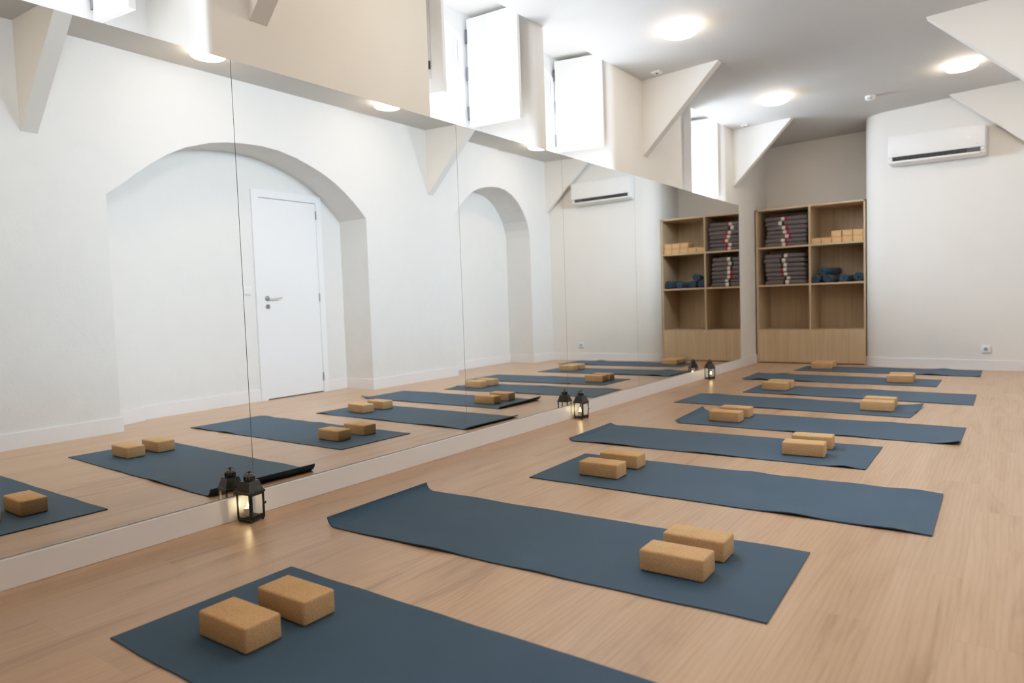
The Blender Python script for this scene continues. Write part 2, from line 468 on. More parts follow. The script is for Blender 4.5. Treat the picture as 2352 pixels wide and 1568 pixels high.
# ------------------------------------------------------------------ mirror
seams = [0.30, 1.815, 3.331, 4.561, 5.800, 7.349, 8.743]
words = ['first from the left, cut off by the picture edge', 'second from the left, reflecting the white door',
         'third from the left, reflecting the small round arch', 'fourth from the left, reflecting the air conditioner',
         'fifth from the left, narrow in the picture', 'last on the right, beside the bare strip of wall']
for k in range(6):
    t = thing('mirror_panel', 'frameless wall mirror panel, ' + words[k], 'mirror', (0, seams[k], 0), 0, 'mirror panels along the window wall')
    L = seams[k+1] - seams[k]
    bm = B(); box(bm, (-0.0059, 0.0007, BB + 0.003), (-0.0004, L - 0.0007, 2.0185))
    obj('glass_edge', bm, M['edge'], t)
    bm = B()
    vs = [bm.verts.new(p) for p in ((0, 0.0016, BB + 0.0035), (0, L - 0.0016, BB + 0.0035), (0, L - 0.0016, 2.018), (0, 0.0016, 2.018))]
    bm.faces.new(vs)
    obj('silvered_face', bm, M['mirror'], t, normals=False)

# ------------------------------------------------------------------ windows and shutters
def seg_arch(yc, hw, z0, zs, zc, n=14):
    pts = [(yc + hw, z0)]
    for k in range(n + 1):
        s = 1 - 2 * k / n
        # circle segment through (±hw, zs) with crown zc
        h = zc - zs; R_ = (hw * hw + h * h) / (2 * h)
        pts.append((yc + s * hw, zc - R_ + math.sqrt(max(0, R_ * R_ - (s * hw) ** 2))))
    pts.append((yc - hw, z0))
    return pts

def shutter(root, hinge, free, zb, zt, th=0.035, side=1):
    h = Vector(hinge); f = Vector(free); d = f - h; w = d.length; ang = math.atan2(d.y, d.x)
    mt = Matrix.Translation((h.x, h.y, 0)) @ Matrix.Rotation(ang, 4, 'Z')
    bm = B()
    y0, y1 = (0, th)
    st = 0.085
    H = zt - zb
    mid = zb + H * 0.30
    # stiles, rails, recessed fields
    box(bm, (0, y0, zb), (st, y1, zt), 0.003, 1, mt); box(bm, (w - st, y0, zb), (w, y1, zt), 0.003, 1, mt)
    box(bm, (st, y0, zb), (w - st, y1, zb + 0.09), 0.003, 1, mt); box(bm, (st, y0, zt - 0.17), (w - st, y1, zt), 0.003, 1, mt)
    box(bm, (st - 0.002, y0 + 0.010, zb + 0.05), (w - st + 0.002, y1 - 0.010, zt - 0.05), 0, 1, mt)
    box(bm, (st + 0.03, y0 + 0.004, zb + 0.12), (w - st - 0.03, y1 - 0.004, zt - 0.20), 0.006, 1, mt)
    s = obj('shutter', bm, M['white_wood'], root)
    for zz in (zb + 0.10, zb + H * 0.5, zt - 0.12):
        bm = B(); box(bm, (-0.014, y0 - 0.004, zz - 0.05), (0.006, y1 + 0.002, zz + 0.05), 0.003, 1, mt)
        obj('hinge', bm, M['grille'], s)
    return s, mt, w

WXP = -0.50
def make_window(i, y0, y1, yc, zsill=1.985):
    root = struct_empty('window_%d' % i)
    pts_o = [(y0 - 0.02, zsill - 0.02), (y1 + 0.02, zsill - 0.02), (y1 + 0.02, 3.06), (y0 - 0.02, 3.06)]
    ring = seg_arch(yc, 0.405, 2.16, 2.83, 2.965)
    fr = obj('frame', plate_hole(B(), pts_o, ring, lambda p: (WXP, p[0], p[1]), lambda p: (WXP - 0.08, p[0], p[1])), M['white_wood'], root)
    ring2 = seg_arch(yc, 0.435, 2.13, 2.84, 2.985)
    obj('architrave', plate_hole(B(), ring2, ring, lambda p: (WXP + 0.018, p[0], p[1]), lambda p: (WXP - 0.005, p[0], p[1])), M['white_wood'], fr)
    inn = seg_arch(yc, 0.280, 2.265, 2.745, 2.835)
    sash = obj('sash', plate_hole(B(), [(p[0], p[1]) for p in ring], inn, lambda p: (WXP - 0.03, p[0], p[1]), lambda p: (WXP - 0.07, p[0], p[1])), M['white_wood'], root)
    ring3 = seg_arch(yc, 0.305, 2.24, 2.75, 2.858)
    obj('glazing_bead', plate_hole(B(), ring3, inn, lambda p: (WXP - 0.022, p[0], p[1]), lambda p: (WXP - 0.035, p[0], p[1])), M['white_wood'], sash)
    bm = B(); vs = [bm.verts.new((WXP - 0.05, p[0], p[1])) for p in inn]; bm.faces.new(vs)
    obj('pane', bm, M['pane'], sash)
    return root
w1 = make_window(1, *RECESS[0], 1.12); w2 = make_window(2, *RECESS[1], 3.58); w3 = make_window(3, *RECESS[2], 4.83); w4 = make_window(4, *RECESS[3], 7.60)
shutter(w1, (-0.499, 1.483), (-0.245, 1.512), 2.212, 2.99)
shutter(w2, (-0.475, 4.062), (-0.045, 4.092), 2.214, 2.99)
s, mt, w = shutter(w2, (-0.475, 3.185), (-0.037, 3.281), 2.215, 2.99)
bm = B(); box(bm, (w - 0.115, -0.012, 2.36), (w - 0.09, 0.0, 2.41), 0.002, 1, mt); obj('latch', bm, M['black'], s)
shutter(w3, (-0.47, 5.255), (-0.058, 5.352), 2.214, 2.99)
shutter(w4, (-0.475, 8.09), (-0.05, 8.15), 2.06, 2.99)
s, mt, w = shutter(w4, (-0.475, 7.12), (-0.04, 7.315), 2.03, 2.99)
bm = B(); box(bm, (w - 0.16, -0.012, 2.055), (w - 0.13, 0.0, 2.10), 0.002, 1, mt); obj('latch', bm, M['black'], s)

# ------------------------------------------------------------------ door in the large arch
dr = struct_empty('door_1')
def dn(y, off): return RW(y) + NI - off
bm = B()
def dbox(bm, ya, yb, za, zb, o0, o1, bev=0.0):
    prism(bm, [(ya, za), (yb, za), (yb, zb), (ya, zb)], lambda p: (dn(p[0], o1), p[0], p[1]), lambda p: (dn(p[0], o0), p[0], p[1]))
dbox(bm, 4.166, 4.242, 0, 2.06, 0, 0.022); dbox(bm, 4.957, 5.032, 0, 2.06, 0, 0.022); dbox(bm, 4.166, 5.032, 2.06, 2.135, 0, 0.022)
obj('frame', bm, M['door'], dr)
bm = B(); dbox(bm, 4.242, 4.957, 0.0, 2.06, 0.0, 0.004); obj('gap', bm, M['grille'], dr)
bm = B(); dbox(bm, 4.243, 4.953, 0.012, 2.053, 0.004, 0.019)
leaf = obj('leaf', bm, M['door'], dr)
hx = dn(4.29, 0.019)
bm = B()
def disc_x(bm, y, z, r, x0, x1, n=20):
    prism(bm, [(y + r * math.cos(2*PI*k/n), z + r * math.sin(2*PI*k/n)) for k in range(n)], lambda p: (x0, p[0], p[1]), lambda p: (x1, p[0], p[1]))
disc_x(bm, 4.29, 1.04, 0.026, hx + 0.002, hx - 0.008)
tube(bm, [(hx, 4.29, 1.04), (hx - 0.05, 4.29, 1.04), (hx - 0.055, 4.30, 1.04), (hx - 0.055, 4.43, 1.043)], 0.0078, 10)
obj('handle', bm, M['steel'], leaf, smooth=True)
bm = B(); disc_x(bm, 4.292, 0.955, 0.026, hx + 0.002, hx - 0.007); kh = obj('keyhole_rose', bm, M['steel'], leaf)
bm = B(); disc_x(bm, 4.292, 0.962, 0.006, hx - 0.0065, hx - 0.0078, 10); box(bm, (hx - 0.0078, 4.289, 0.942), (hx - 0.0066, 4.295, 0.96)); obj('keyhole', bm, M['black'], kh)
for zz in (1.93, 1.04, 0.17):
    bm = B(); dbox(bm, 4.947, 4.962, zz - 0.045, zz + 0.045, 0.004, 0.028); obj('hinge', bm, M['steel'], leaf)

# ------------------------------------------------------------------ yoga mats
TH = 0.0048
def yoga_mat(ln, rn, rf, lf, label, lcurl=(0, 0), rcurl=None, waves=(), seed=0, corner=None, lwidth=(1, 1)):
    """quad of the flat outline; left curl (radius, angle) rolls the left end up; waves = (s, v, width, height)"""
    rnd = random.Random(seed)
    nu, nv = 84, 20
    ln, rn, rf, lf = map(Vector, (ln, rn, rf, lf))
    L = ((rn - ln).length + (rf - lf).length) / 2
    wv = list(waves)
    for k in range(5): wv.append(((rnd.uniform(0.42, 0.95) if seed % 2 else rnd.uniform(0.08, 0.60)), rnd.choice((0.0, 0.0, 1.0)), rnd.uniform(0.035, 0.07), rnd.uniform(0.002, 0.006)))
    edge = [(rnd.uniform(0, 6.28), rnd.uniform(2, 9), rnd.uniform(0.0004, 0.0011)) for _ in range(5)]
    top = []
    us = []
    rc, rang = lcurl
    s_curl = rc * math.radians(rang) / L if rc else 0
    for i in range(nu + 1):
        t = i / nu
        if rc:
            k = 14
            u_ = (i / k) * s_curl * 1.25 if i < k else s_curl * 1.25 + (1 - s_curl * 1.25) * (i - k) / (nu - k)
        else: u_ = t
        us.append(u_)
    center = (ln + rn + rf + lf) / 4
    for i, u_ in enumerate(us):
        row = []
        for j in range(nv + 1):
            v = j / nv
            s = u_; z = 0.0
            if rc:
                cw = lwidth[0] + (lwidth[1] - lwidth[0]) * v
                if s < s_curl:
                    th = (s_curl - s) * L / rc * cw
                    sx = s_curl - rc * math.sin(th) / L
                    z = rc * (1 - math.cos(th)); s = sx
            a = ln.lerp(rn, s); b = lf.lerp(rf, s)
            p = a.lerp(b, v)
            for (ws, wv_, ww, wh) in wv:
                dv = abs(v - wv_)
                z += wh * math.exp(-((u_ - ws) / ww) ** 2) * max(0, 1 - dv / 0.35) ** 2
            if corner:
                for (cu, cv, cr, ch) in corner:
                    dd = math.hypot((u_ - cu) * L, (v - cv) * 0.61)
                    if dd < cr: z += ch * (1 - dd / cr) ** 2
            # gently wavering long edges
            yo = sum(am * math.sin(ph + fr * u_ * 6.28) for ph, fr, am in edge)
            row.append(Vector((p.x, p.y + yo, z)))
        top.append(row)
    bm = B()
    tv = [[bm.verts.new((p.x - center.x, p.y - center.y, p.z + TH)) for p in row] for row in top]
    bv = []
    for i, row in enumerate(top):
        r2 = []
        for j, p in enumerate(row):
            d = (top[min(i+1, nu)][j] - top[max(i-1, 0)][j])
            n = Vector((-d.z, 0, d.x)).normalized()
            q = p + Vector((0, 0, TH)) - n * TH
            r2.append(bm.verts.new((q.x - center.x, q.y - center.y, max(q.z, 0.0002))))
        bv.append(r2)
    for i in range(nu):
        for j in range(nv):
            bm.faces.new((tv[i][j], tv[i+1][j], tv[i+1][j+1], tv[i][j+1]))
            bm.faces.new((bv[i][j], bv[i][j+1], bv[i+1][j+1], bv[i+1][j]))
    for i in range(nu):
        bm.faces.new((tv[i][0], bv[i][0], bv[i+1][0], tv[i+1][0])); bm.faces.new((tv[i][nv], tv[i+1][nv], bv[i+1][nv], bv[i][nv]))
    for j in range(nv):
        bm.faces.new((tv[0][j], tv[0][j+1], bv[0][j+1], bv[0][j])); bm.faces.new((tv[nu][j], bv[nu][j], bv[nu][j+1], tv[nu][j+1]))
    o = obj('yoga_mat', bm, M['mat'], smooth=True)
    o.location = (center.x, center.y, 0.0003)
    tag(o, label, 'yoga mat', 'blue yoga mats laid out across the floor')
    return o

yoga_mat((.704,.872), (2.489,.866), (2.485,1.480), (.699,1.488), 'dark blue yoga mat nearest the camera, cut off by the bottom of the picture', seed=1)
yoga_mat((.428,1.858), (2.233,1.926), (2.208,2.542), (.413,2.484), 'dark blue yoga mat second from the front, its whole left end curled up', lcurl=(.043, 82), seed=2)
yoga_mat((.738,2.938), (2.545,2.936), (2.536,3.558), (.722,3.554), 'dark blue yoga mat third from the front, lying flat with a rippled near edge', waves=((.72,0,.05,.009),(.93,0,.045,.007),(.94,1,.05,.008)), seed=3)
yoga_mat((.430,3.846), (2.175,3.877), (2.169,4.485), (.412,4.462), 'dark blue yoga mat fourth from the front, left end lifted a little off the floor', lcurl=(.10, 32), seed=4, waves=((.94,0,.03,.010),))
yoga_mat((.775,4.735), (2.532,4.722), (2.537,5.326), (.765,5.335), 'dark blue yoga mat fifth from the front, left end and near right corner curled', lcurl=(.06, 62), seed=5, corner=((1.0,0.0,.16,.026),), lwidth=(.75,1))
yoga_mat((.398,5.655), (2.191,5.592), (2.222,6.170), (.413,6.256), 'dark blue yoga mat sixth from the front, right end lifted off the floor', seed=6, corner=((1.0,1.0,.24,.022),(1.0,0.4,.16,.012)))
yoga_mat((.733,6.478), (2.535,6.371), (2.532,6.998), (.725,7.090), 'dark blue yoga mat seventh from the front, lying flat, blocks near the mirror', seed=7, waves=((.25,0,.04,.008),))
yoga_mat((.413,7.479), (2.209,7.433), (2.211,8.012), (.398,8.113), 'dark blue yoga mat eighth from the front, second from the far wall', seed=8, waves=((.10,0,.035,.012),(.16,1,.04,.010)), lcurl=(.2,14))
yoga_mat((.695,8.504), (2.510,8.395), (2.511,9.040), (.720,9.050), 'dark blue yoga mat furthest back, in front of the shelves and end wall', seed=9, waves=((.75,0,.03,.010),(.8,1,.04,.012)), corner=((1.0,0.0,.12,.012),))

# ------------------------------------------------------------------ cork blocks
BL, BW, BH = 0.2215, 0.116, 0.0735
bm = B(); box(bm, (0, 0, 0), (BL, BW, BH), 0.008, 3)
proto = obj('yoga_block', bm, M['cork'], smooth=True)
first = True
def block(x, y, rz, z, label, group):
    global first
    if first: o = proto; first = False
    else: o = proto.copy(); COL.objects.link(o)
    o.location = (x, y, z); o.rotation_euler = (0, 0, rz)
    tag(o, label, 'yoga block', group); return o
ZM = TH + 0.0012
ordn = ['frontmost', 'second', 'third', 'fourth', 'fifth', 'sixth', 'seventh', 'eighth', 'furthest']
spots = {1: ((.917,1.017,.018), (.916,1.207,.012)), 2: ((1.770,2.083,.022), (1.769,2.279,.014)), 3: ((.946,3.090,.020), (.945,3.322,.022)),
         4: ((1.726,4.020,.085), (1.722,4.245,.070)), 5: ((.984,4.890,.000), (.986,5.112,-.010)), 6: ((1.838,5.783,-.005), (1.832,5.982,-.01)),
         7: ((.850,6.674,-.03), (.853,6.853,-.03)), 8: ((1.778,7.600,.05), (1.776,7.790,.03)), 9: ((.838,8.700,.06), (.835,8.895,.04))}
for k in range(1, 10):
    for q, (x, y, a) in enumerate(spots[k]):
        end = 'left' if k % 2 else 'right'
        block(x, y, a, ZM, '%s cork yoga block of the pair on the %s blue mat%s' % ('nearer' if q == 0 else 'farther', ordn[k-1], '' if k in (1, 9) else ' from the front'), 'pairs of cork blocks on the mats')

# ------------------------------------------------------------------ lanterns with candles
def make_lantern(label, loc, rz):
    t = thing('lantern', label, 'lantern', loc, rz, 'small candle lanterns along the mirror')
    a = 0.039
    base = B(); box(base, (-a, -a, 0.008), (a, a, 0.017), 0.0015, 1); box(base, (-a + .004, -a + .004, 0.016), (a - .004, a - .004, 0.021), 0.001, 1)
    obj('base', base, M['iron'], t)
    for sx in (-1, 1):
        for sy in (-1, 1):
            f = B(); lathe(f, [(0.001, 0.0), (0.0045, 0.0015), (0.0058, 0.0048), (0.0045, 0.008), (0.003, 0.010)], 12, (sx * (a - .007), sy * (a - .007), 0))
            obj('foot', f, M['iron'], t, smooth=True)
    for sx in (-1, 1):
        for sy in (-1, 1):
            p = B(); cx_, cy_ = sx * (a - .003), sy * (a - .003)
            box(p, (cx_ - .0032, cy_ - .0032, 0.016), (cx_ + .0032, cy_ + .0032, 0.124), 0.0006, 1)
            obj('corner_post', p, M['iron'], t)
    for k in range(4):
        mt = Matrix.Rotation(k * PI / 2, 4, 'Z')
        g = B(); g.faces.new([g.verts.new(mt @ Vector(q)) for q in ((a - .0033, -a + .005, .02), (a - .0033, a - .005, .02), (a - .0033, a - .005, .121), (a - .0033, -a + .005, .121))]); obj('glass_pane', g, M['pane'], t)
    # hinged door on the +x side with a latch
    d = B()
    for y0, y1, z0, z1 in ((-a + .006, -a + .013, .022, .120), (a - .013, a - .006, .022, .120), (-a + .006, a - .006, .022, .030), (-a + .006, a - .006, .112, .120)):
        box(d, (a - .001, y0, z0), (a + .0025, y1, z1), 0.0006, 1)
    dd = obj('door_frame', d, M['iron'], t)
    l = B(); box(l, (a, a - .006, .066), (a + .003, a + .007, .076), 0.0008, 1); obj('latch', l, M['iron'], dd)
    for zz in (.036, .072, .108):
        h = B(); tube(h, [(a + .002, -a + .004, zz - .006), (a + .002, -a + .004, zz + .006)], 0.0022, 8); obj('hinge', h, M['iron'], dd, smooth=True)
    # roof: rim, pyramid
    ro = B(); e = 0.0425
    lv = [(e, .119), (e, .1275), (e - .004, .1300), (0.0265, .1690), (0.0265, .1705)]
    rings = [[ro.verts.new((sx * w, sy * w, z)) for sx, sy in ((-1,-1),(1,-1),(1,1),(-1,1))] for w, z in lv]
    for A_, B_ in zip(rings, rings[1:]):
        for k in range(4): ro.faces.new((A_[k], A_[(k+1) % 4], B_[(k+1) % 4], B_[k]))
    ro.faces.new(rings[0][::-1]); ro.faces.new(rings[-1])
    rf = obj('roof', ro, M['iron_roof'], t)
    for k in range(4):
        mt = Matrix.Rotation(k * PI / 2, 4, 'Z'); s_ = B(); tube(s_, [(e - .0035, -.030, .1335), (e - .0035, .030, .1335)], 0.0013, 6)
        bmesh.ops.transform(s_, matrix=mt, verts=s_.verts); obj('ridge', s_, M['iron_roof'], rf)
    # vent collar with slots
    v = B(); lathe(v, [(0.0225, .170), (0.0240, .171), (0.0240, .1785), (0.0225, .1785)], 28)
    for k in range(12):
        an = 2 * PI * k / 12; box(v, (.0212, -.0026, .1775), (.0232, .0026, .1895), 0, 1, Matrix.Rotation(an, 4, 'Z'))
    obj('vent_collar', v, M['iron'], t, smooth=True)
    c = B(); lathe(c, [(0.0215, .1885), (0.0250, .1890), (0.0250, .1905), (0.019, .1960), (0.010, .1995), (0.003, .2005)], 28)
    obj('cap', c, M['iron_roof'], t, smooth=True)
    k_ = B(); lathe(k_, [(0.002, .200), (0.0046, .2025), (0.0052, .206), (0.0036, .2095), (0.001, .2105)], 12); obj('knob', k_, M['iron'], t, smooth=True)
    rg = B(); pts = []
    for k in range(24):
        an = 2 * PI * k / 24; R_ = 0.0165
        yy = R_ * math.cos(an); dd_ = -0.0135 + R_ * math.sin(an)
        tilt = math.radians(38)
        pts.append((dd_ * math.cos(tilt), yy, 0.2065 + dd_ * 0.72))
    tube(rg, pts, 0.0013, 8, closed=True); obj('ring_handle', rg, M['iron'], t, smooth=True)
    return t

def make_candle(label, loc):
    t = thing('candle', label, 'candle', loc, 0, 'lit candles inside the lanterns')
    b = B(); lathe(b, [(0.0135, 0.0), (0.0145, 0.004), (0.0165, 0.026), (0.0172, 0.0335), (0.0155, 0.0345), (0.0115, 0.0315), (0.002, 0.0300)], 24); obj('wax', b, M['wax'], t, smooth=True)
    b = B(); tube(b, [(0, 0, .029), (0.0004, 0, .034), (0.0010, 0, .038)], 0.0008, 6); obj('wick', b, M['black'], t)
    b = B(); lathe(b, [(0.0008, .0365), (0.0032, .040), (0.0042, .0445), (0.0036, .050), (0.0020, .056), (0.0004, .062)], 12); obj('flame', b, M['flame'], t, smooth=True)
    return t
lan = [((.073, 1.746, 0), math.radians(8), 'black metal candle lantern nearest the camera, standing against the baseboard', 'lit cream candle inside the nearest lantern'),
       ((.0745, 4.622, 0), math.radians(-8), 'black metal candle lantern in the middle of the three along the mirror', 'lit cream candle inside the middle lantern'),
       ((.094, 7.372, 0), math.radians(-40), 'black metal candle lantern furthest away, below the last mirror seam', 'lit cream candle inside the furthest lantern')]
LS = 1.045
L0 = make_lantern(lan[0][2], lan[0][0], lan[0][1]); L0.scale = (LS, LS, LS); C0 = make_candle(lan[0][3], (lan[0][0][0] - .011, lan[0][0][1] - .008, .0212 * LS))
for loc, rz, la, lc in lan[1:]:
    dup(L0, loc, rz, la); dup(C0, (loc[0] + (-.006 if loc[1] < 6 else .010), loc[1] + (-.005 if loc[1] < 6 else .006), .0212 * LS), 0, lc)

# ------------------------------------------------------------------ shelf unit
YS, YB = 9.38, 9.945
sh = thing('shelf_unit', 'light oak open shelf unit with six compartments in the far alcove', 'shelf', (0, YS, 0))
T_ = 0.020
D = YB - YS
def panel(name, a, b, mat='veneer', bev=0.0008):
    return obj(name, box(B(), a, b, bev, 1), M[mat], sh)
XL, XR, XM = 0.016, 1.320, 0.681
panel('side_panel', (XL, 0, 0.0), (XL + T_, D, 2.010)); panel('side_panel', (XR - T_, 0, 0.0), (XR, D, 2.010))
panel('divider', (XM - T_/2, 0.001, 0.437), (XM + T_/2, D, 1.990))
panel('top_panel', (XL, 0, 1.990), (XR, D, 2.010), 'veneer_h')
for z in (1.505, 1.013):
    panel('shelf_board', (XL + T_, 0.001, z - T_/2), (XM - T_/2, D, z + T_/2), 'veneer_h'); panel('shelf_board', (XM + T_/2, 0.001, z - T_/2), (XR - T_, D, z + T_/2), 'veneer_h')
panel('bottom_board', (XL + T_, 0.012, 0.417), (XR - T_, D, 0.437), 'veneer_h')
panel('plinth_panel', (XL + 0.002, -0.001, 0.012), (XR - 0.002, 0.012, 0.436))
panel('back_panel', (XL, D, 0.4), (XR, D + 0.008, 2.010))

# folded blankets
def blanket(w, d, h, sx, colour, side, seed):
    """returns (meshes) of a folded blanket centred in x, front at y = 0, bottom at z = 0"""
    rnd = random.Random(seed)
    nx = 24
    ph = rnd.uniform(0, 6)
    def prof_top(x): return h * (1.04 + 0.06 * math.sin(ph + 9 * x) + 0.045 * math.sin(ph * 2 + 21 * x))
    def ring(x, inset=0.0, grow=0.0):
        # cross section in y-z: rounded folds at the front
        hh = prof_top(x); pts = []
        r_ = hh / 2
        n = 8
        for k in range(n + 1):
            a = -PI/2 - PI * k / n
            pts.append((x, r_ * 0.8 + (r_ * 0.8 + grow) * math.cos(a) - 0 + inset, r_ + (r_ + (grow if k > 2 else 0)) * math.sin(a)))
        pts.append((x, d, hh + grow)); pts.append((x, d, 0.0))
        return pts
    def solid(xa, xb, n, grow, taper):
        bm = B(); rings = []
        for i in range(n + 1):
            x = xa + (xb - xa) * i / n
            sc = 1.0
            ins = 0.0
            if taper:
                e = min(x - xa, xb - x)
                if e < 0.02: sc = 0.78 + 0.22 * math.sqrt(max(0, e / 0.02)); ins = 0.010 * (1 - e / 0.02)
            pts = ring(x, ins, grow)
            hh = prof_top(x)
            rings.append([bm.verts.new((p[0], p[1], hh/2 + (p[2] - hh/2) * sc)) for p in pts])
        m = len(rings[0])
        for a_, b_ in zip(rings, rings[1:]):
            for k in range(m): bm.faces.new((a_[k], a_[(k+1) % m], b_[(k+1) % m], b_[k]))
        bm.faces.new(rings[0][::-1]); bm.faces.new(rings[-1])
        return bm
    body = solid(-w/2, w/2, nx, 0.0, True)
    white = solid(sx, sx + 0.042, 2, 0.0016, False)
    cs = (sx + 0.042, sx + 0.074) if side == 'R' else (sx - 0.030, sx)
    col = solid(cs[0], cs[1], 2, 0.0016, False)
    return body, white, col
def add_blanket(x, z, w, h, sx, colour, side, seed, label, group, rz=0.0):
    body, white, col = blanket(w, 0.42, h, sx, colour, side, seed)
    o = obj('folded_blanket', body, M['blanket'], smooth=True)
    o.location = (x, YS + 0.055 + random.uniform(-.012, .012), z); o.rotation_euler = (0, 0, rz)
    obj('white_stripe', white, M['stripe_white'], o, smooth=True, label='off-white woven stripe')
    obj('red_stripe' if colour == 'red' else 'black_stripe', col, M['stripe_' + colour], o, smooth=True, label='%s woven stripe' % ('dark red' if colour == 'red' else 'black'))
    tag(o, label, 'blanket', group)
pos = ['bottom', 'second from the bottom', 'third from the bottom', 'middle', 'third from the top', 'second from the top', 'top']
# bottom to top: (stripe x, colour, height, x shift, width)
upper = [(.335,'red',.045,.38,.52), (.325,'red',.045,.375,.51), (.372,'red',.046,.385,.50), (.346,'red',.048,.385,.49), (.332,'red',.050,.39,.50), (.292,'black',.050,.385,.52), (.322,'red',.050,.375,.52)]
z = 1.5155
for k, (s_, c_, h_, x_, w_) in enumerate(upper):
    add_blanket(x_, z, w_, h_, s_ - x_ , c_, 'R', 40 + k, 'grey blanket with white and %s stripes, %s in the upper stack' % (c_, pos[k]), 'grey blankets in the top left compartment', random.uniform(-.02, .02)); z += h_ * 1.17
lower = [(.372,'black',.052,.365,.50), (.384,'black',.040,.37,.48), (.352,'red',.049,.365,.49), (.346,'red',.048,.365,.49), (.348,'black',.053,.36,.49), (.330,'black',.053,.35,.50), (.352,'black',.050,.35,.49)]
z = 1.0235
for k, (s_, c_, h_, x_, w_) in enumerate(lower):
    add_blanket(x_, z, w_, h_, s_ - x_ - 0.0, c_, 'L', 60 + k, 'grey blanket with white and %s stripes, %s in the lower stack' % (c_, pos[k]), 'grey blankets in the middle left compartment', random.uniform(-.02, .02)); z += h_ * 1.17

# cork blocks on the upper right shelf (end faces to the front)
row = [(.694,'leftmost'), (.815,'second from the left'), (.936,'third from the left'), (1.058,'fourth from the left'), (1.178,'rightmost')]
for i, (x, w_) in enumerate(row):
    block(x + BW, YS + 0.03, PI/2, 1.5152, 'cork block in the bottom row of the top right shelf compartment, %s' % w_, 'spare cork blocks on the shelf')
for x, w_ in ((.931, 'left'), (1.056, 'middle'), (1.176, 'right')):
    block(x + BW, YS + 0.032, PI/2, 1.5152 + BH + 0.0006, 'cork block in the upper row of three on the shelf, %s one' % w_, 'spare cork blocks on the shelf')

# rolled mats
def roll(label, x, z, r_, ang, length=0.50, y=0.0, tail=0.0):
    bm = B()
    turns = 3.6; n = 90; th = 0.0075
    out, inn_ = [], []
    r_in = 0.012
    for k in range(n + 1):
        a = turns * 2 * PI * k / n
        rr = r_in + (r_ - r_in) * k / n
        out.append((rr * math.cos(a), rr * math.sin(a))); inn_.append(((rr - th) * math.cos(a), (rr - th) * math.sin(a)))
    rows = []
    for yy in (0, length):
        rows.append(([bm.verts.new((p[0], yy, p[1])) for p in out], [bm.verts.new((p[0], yy, p[1])) for p in inn_]))
    (o0, i0), (o1, i1) = rows
    for k in range(n):
        bm.faces.new((o0[k], o0[k+1], o1[k+1], o1[k])); bm.faces.new((i0[k], i1[k], i1[k+1], i0[k+1]))
        bm.faces.new((o0[k], i0[k], i0[k+1], o0[k+1])); bm.faces.new((o1[k], o1[k+1], i1[k+1], i1[k]))
    bm.faces.new((o0[n], i0[n], i1[n], o1[n])); bm.faces.new((o0[0], o1[0], i1[0], i0[0]))
    o = obj('rolled_mat', bm, M['mat'], smooth=True)
    o.location = (x, YS + y, z); o.rotation_euler = (0, 0, ang)
    tag(o, label, 'yoga mat', 'rolled blue mats on the shelf')
zb = 1.0235
roll('rolled blue yoga mat on the shelf, lower left of the pile of three', .748, zb + .052, .052, .0, .47, .03)
roll('rolled blue yoga mat on the shelf, lower right of the pile of three', .880, zb + .052, .052, -.03, .47, .025)
roll('rolled blue yoga mat resting on top of two others on the shelf', .826, zb + .1475, .053, -.23, .45, .03)
roll('rolled blue yoga mat lying alone, second from the right in its compartment', 1.068, zb + .049, .049, -.04, .47, .03)
roll('larger rolled blue yoga mat at the right end of its compartment', 1.236, zb + .0585, .0575, .0, .47, .03)

# ------------------------------------------------------------------ air conditioner on the end wall
ang = math.atan2(nrm.y, nrm.x)                  # outward direction of the wall
acP = Vector((2.058, 0)); acY = P0.y + (acP.x - P0.x) * (-0.08 / 1.032)
ac = thing('air_conditioner', 'white split air conditioner with dark outlet slot on the end wall', 'air conditioner', (2.084, acY, 2.470), math.atan2(-0.08, 1.032))
ac.rotation_euler[1] = math.radians(1.1)
# local: x right along wall, -y out of the wall
W2, H2 = 0.462, 0.158
def acprism(bm, prof, xa, xb): prism(bm, prof, lambda p: (xa, p[0], p[1]), lambda p: (xb, p[0], p[1]))
body = [(0, -H2), (-0.10, -H2), (-0.15, -H2 + 0.012), (-0.165, -H2 + 0.03), (-0.165, -H2 + 0.062), (-0.185, -H2 + 0.075), (-0.185, H2 - 0.02), (-0.17, H2), (0, H2)]
bm = B(); acprism(bm, body, -W2, W2); bmesh.ops.bevel(bm, geom=[e for e in bm.edges if abs(e.verts[0].co.x) > W2 - 1e-4 and abs(e.verts[1].co.x) > W2 - 1e-4 and e.calc_face_angle(0) > 0.7], offset=0.012, segments=2, affect='EDGES')
obj('housing', bm, M['plastic'], ac)
bm = B(); box(bm, (-W2 + 0.004, -0.197, -H2 + 0.082), (W2 - 0.004, -0.183, H2 - 0.004), 0.006, 2)
fp = obj('front_panel', bm, M['plastic'], ac, smooth=True)
bm = B(); box(bm, (-W2 + 0.045, -0.176, -H2 + 0.038), (W2 - 0.045, -0.163, -H2 + 0.080)); sl = obj('outlet_slot', bm, M['black'], ac, label='dark air outlet slot')
bm = B()
for k in range(14): x = -W2 + 0.09 + k * 0.056; box(bm, (x, -0.1775, -H2 + 0.039), (x + 0.004, -0.1755, -H2 + 0.079))
obj('louvre_vanes', bm, M['grille'], sl)
bm = B(); box(bm, (W2 - 0.165, -0.1785, -H2 + 0.040), (W2 - 0.046, -0.1757, -H2 + 0.079)); obj('slot_cover', bm, M['grille'], sl)
bm = B(); box(bm, (-W2 + 0.045, -0.184, -H2 + 0.014), (W2 - 0.045, -0.168, -H2 + 0.036), 0.005, 2); obj('flap', bm, M['plastic'], ac, smooth=True)
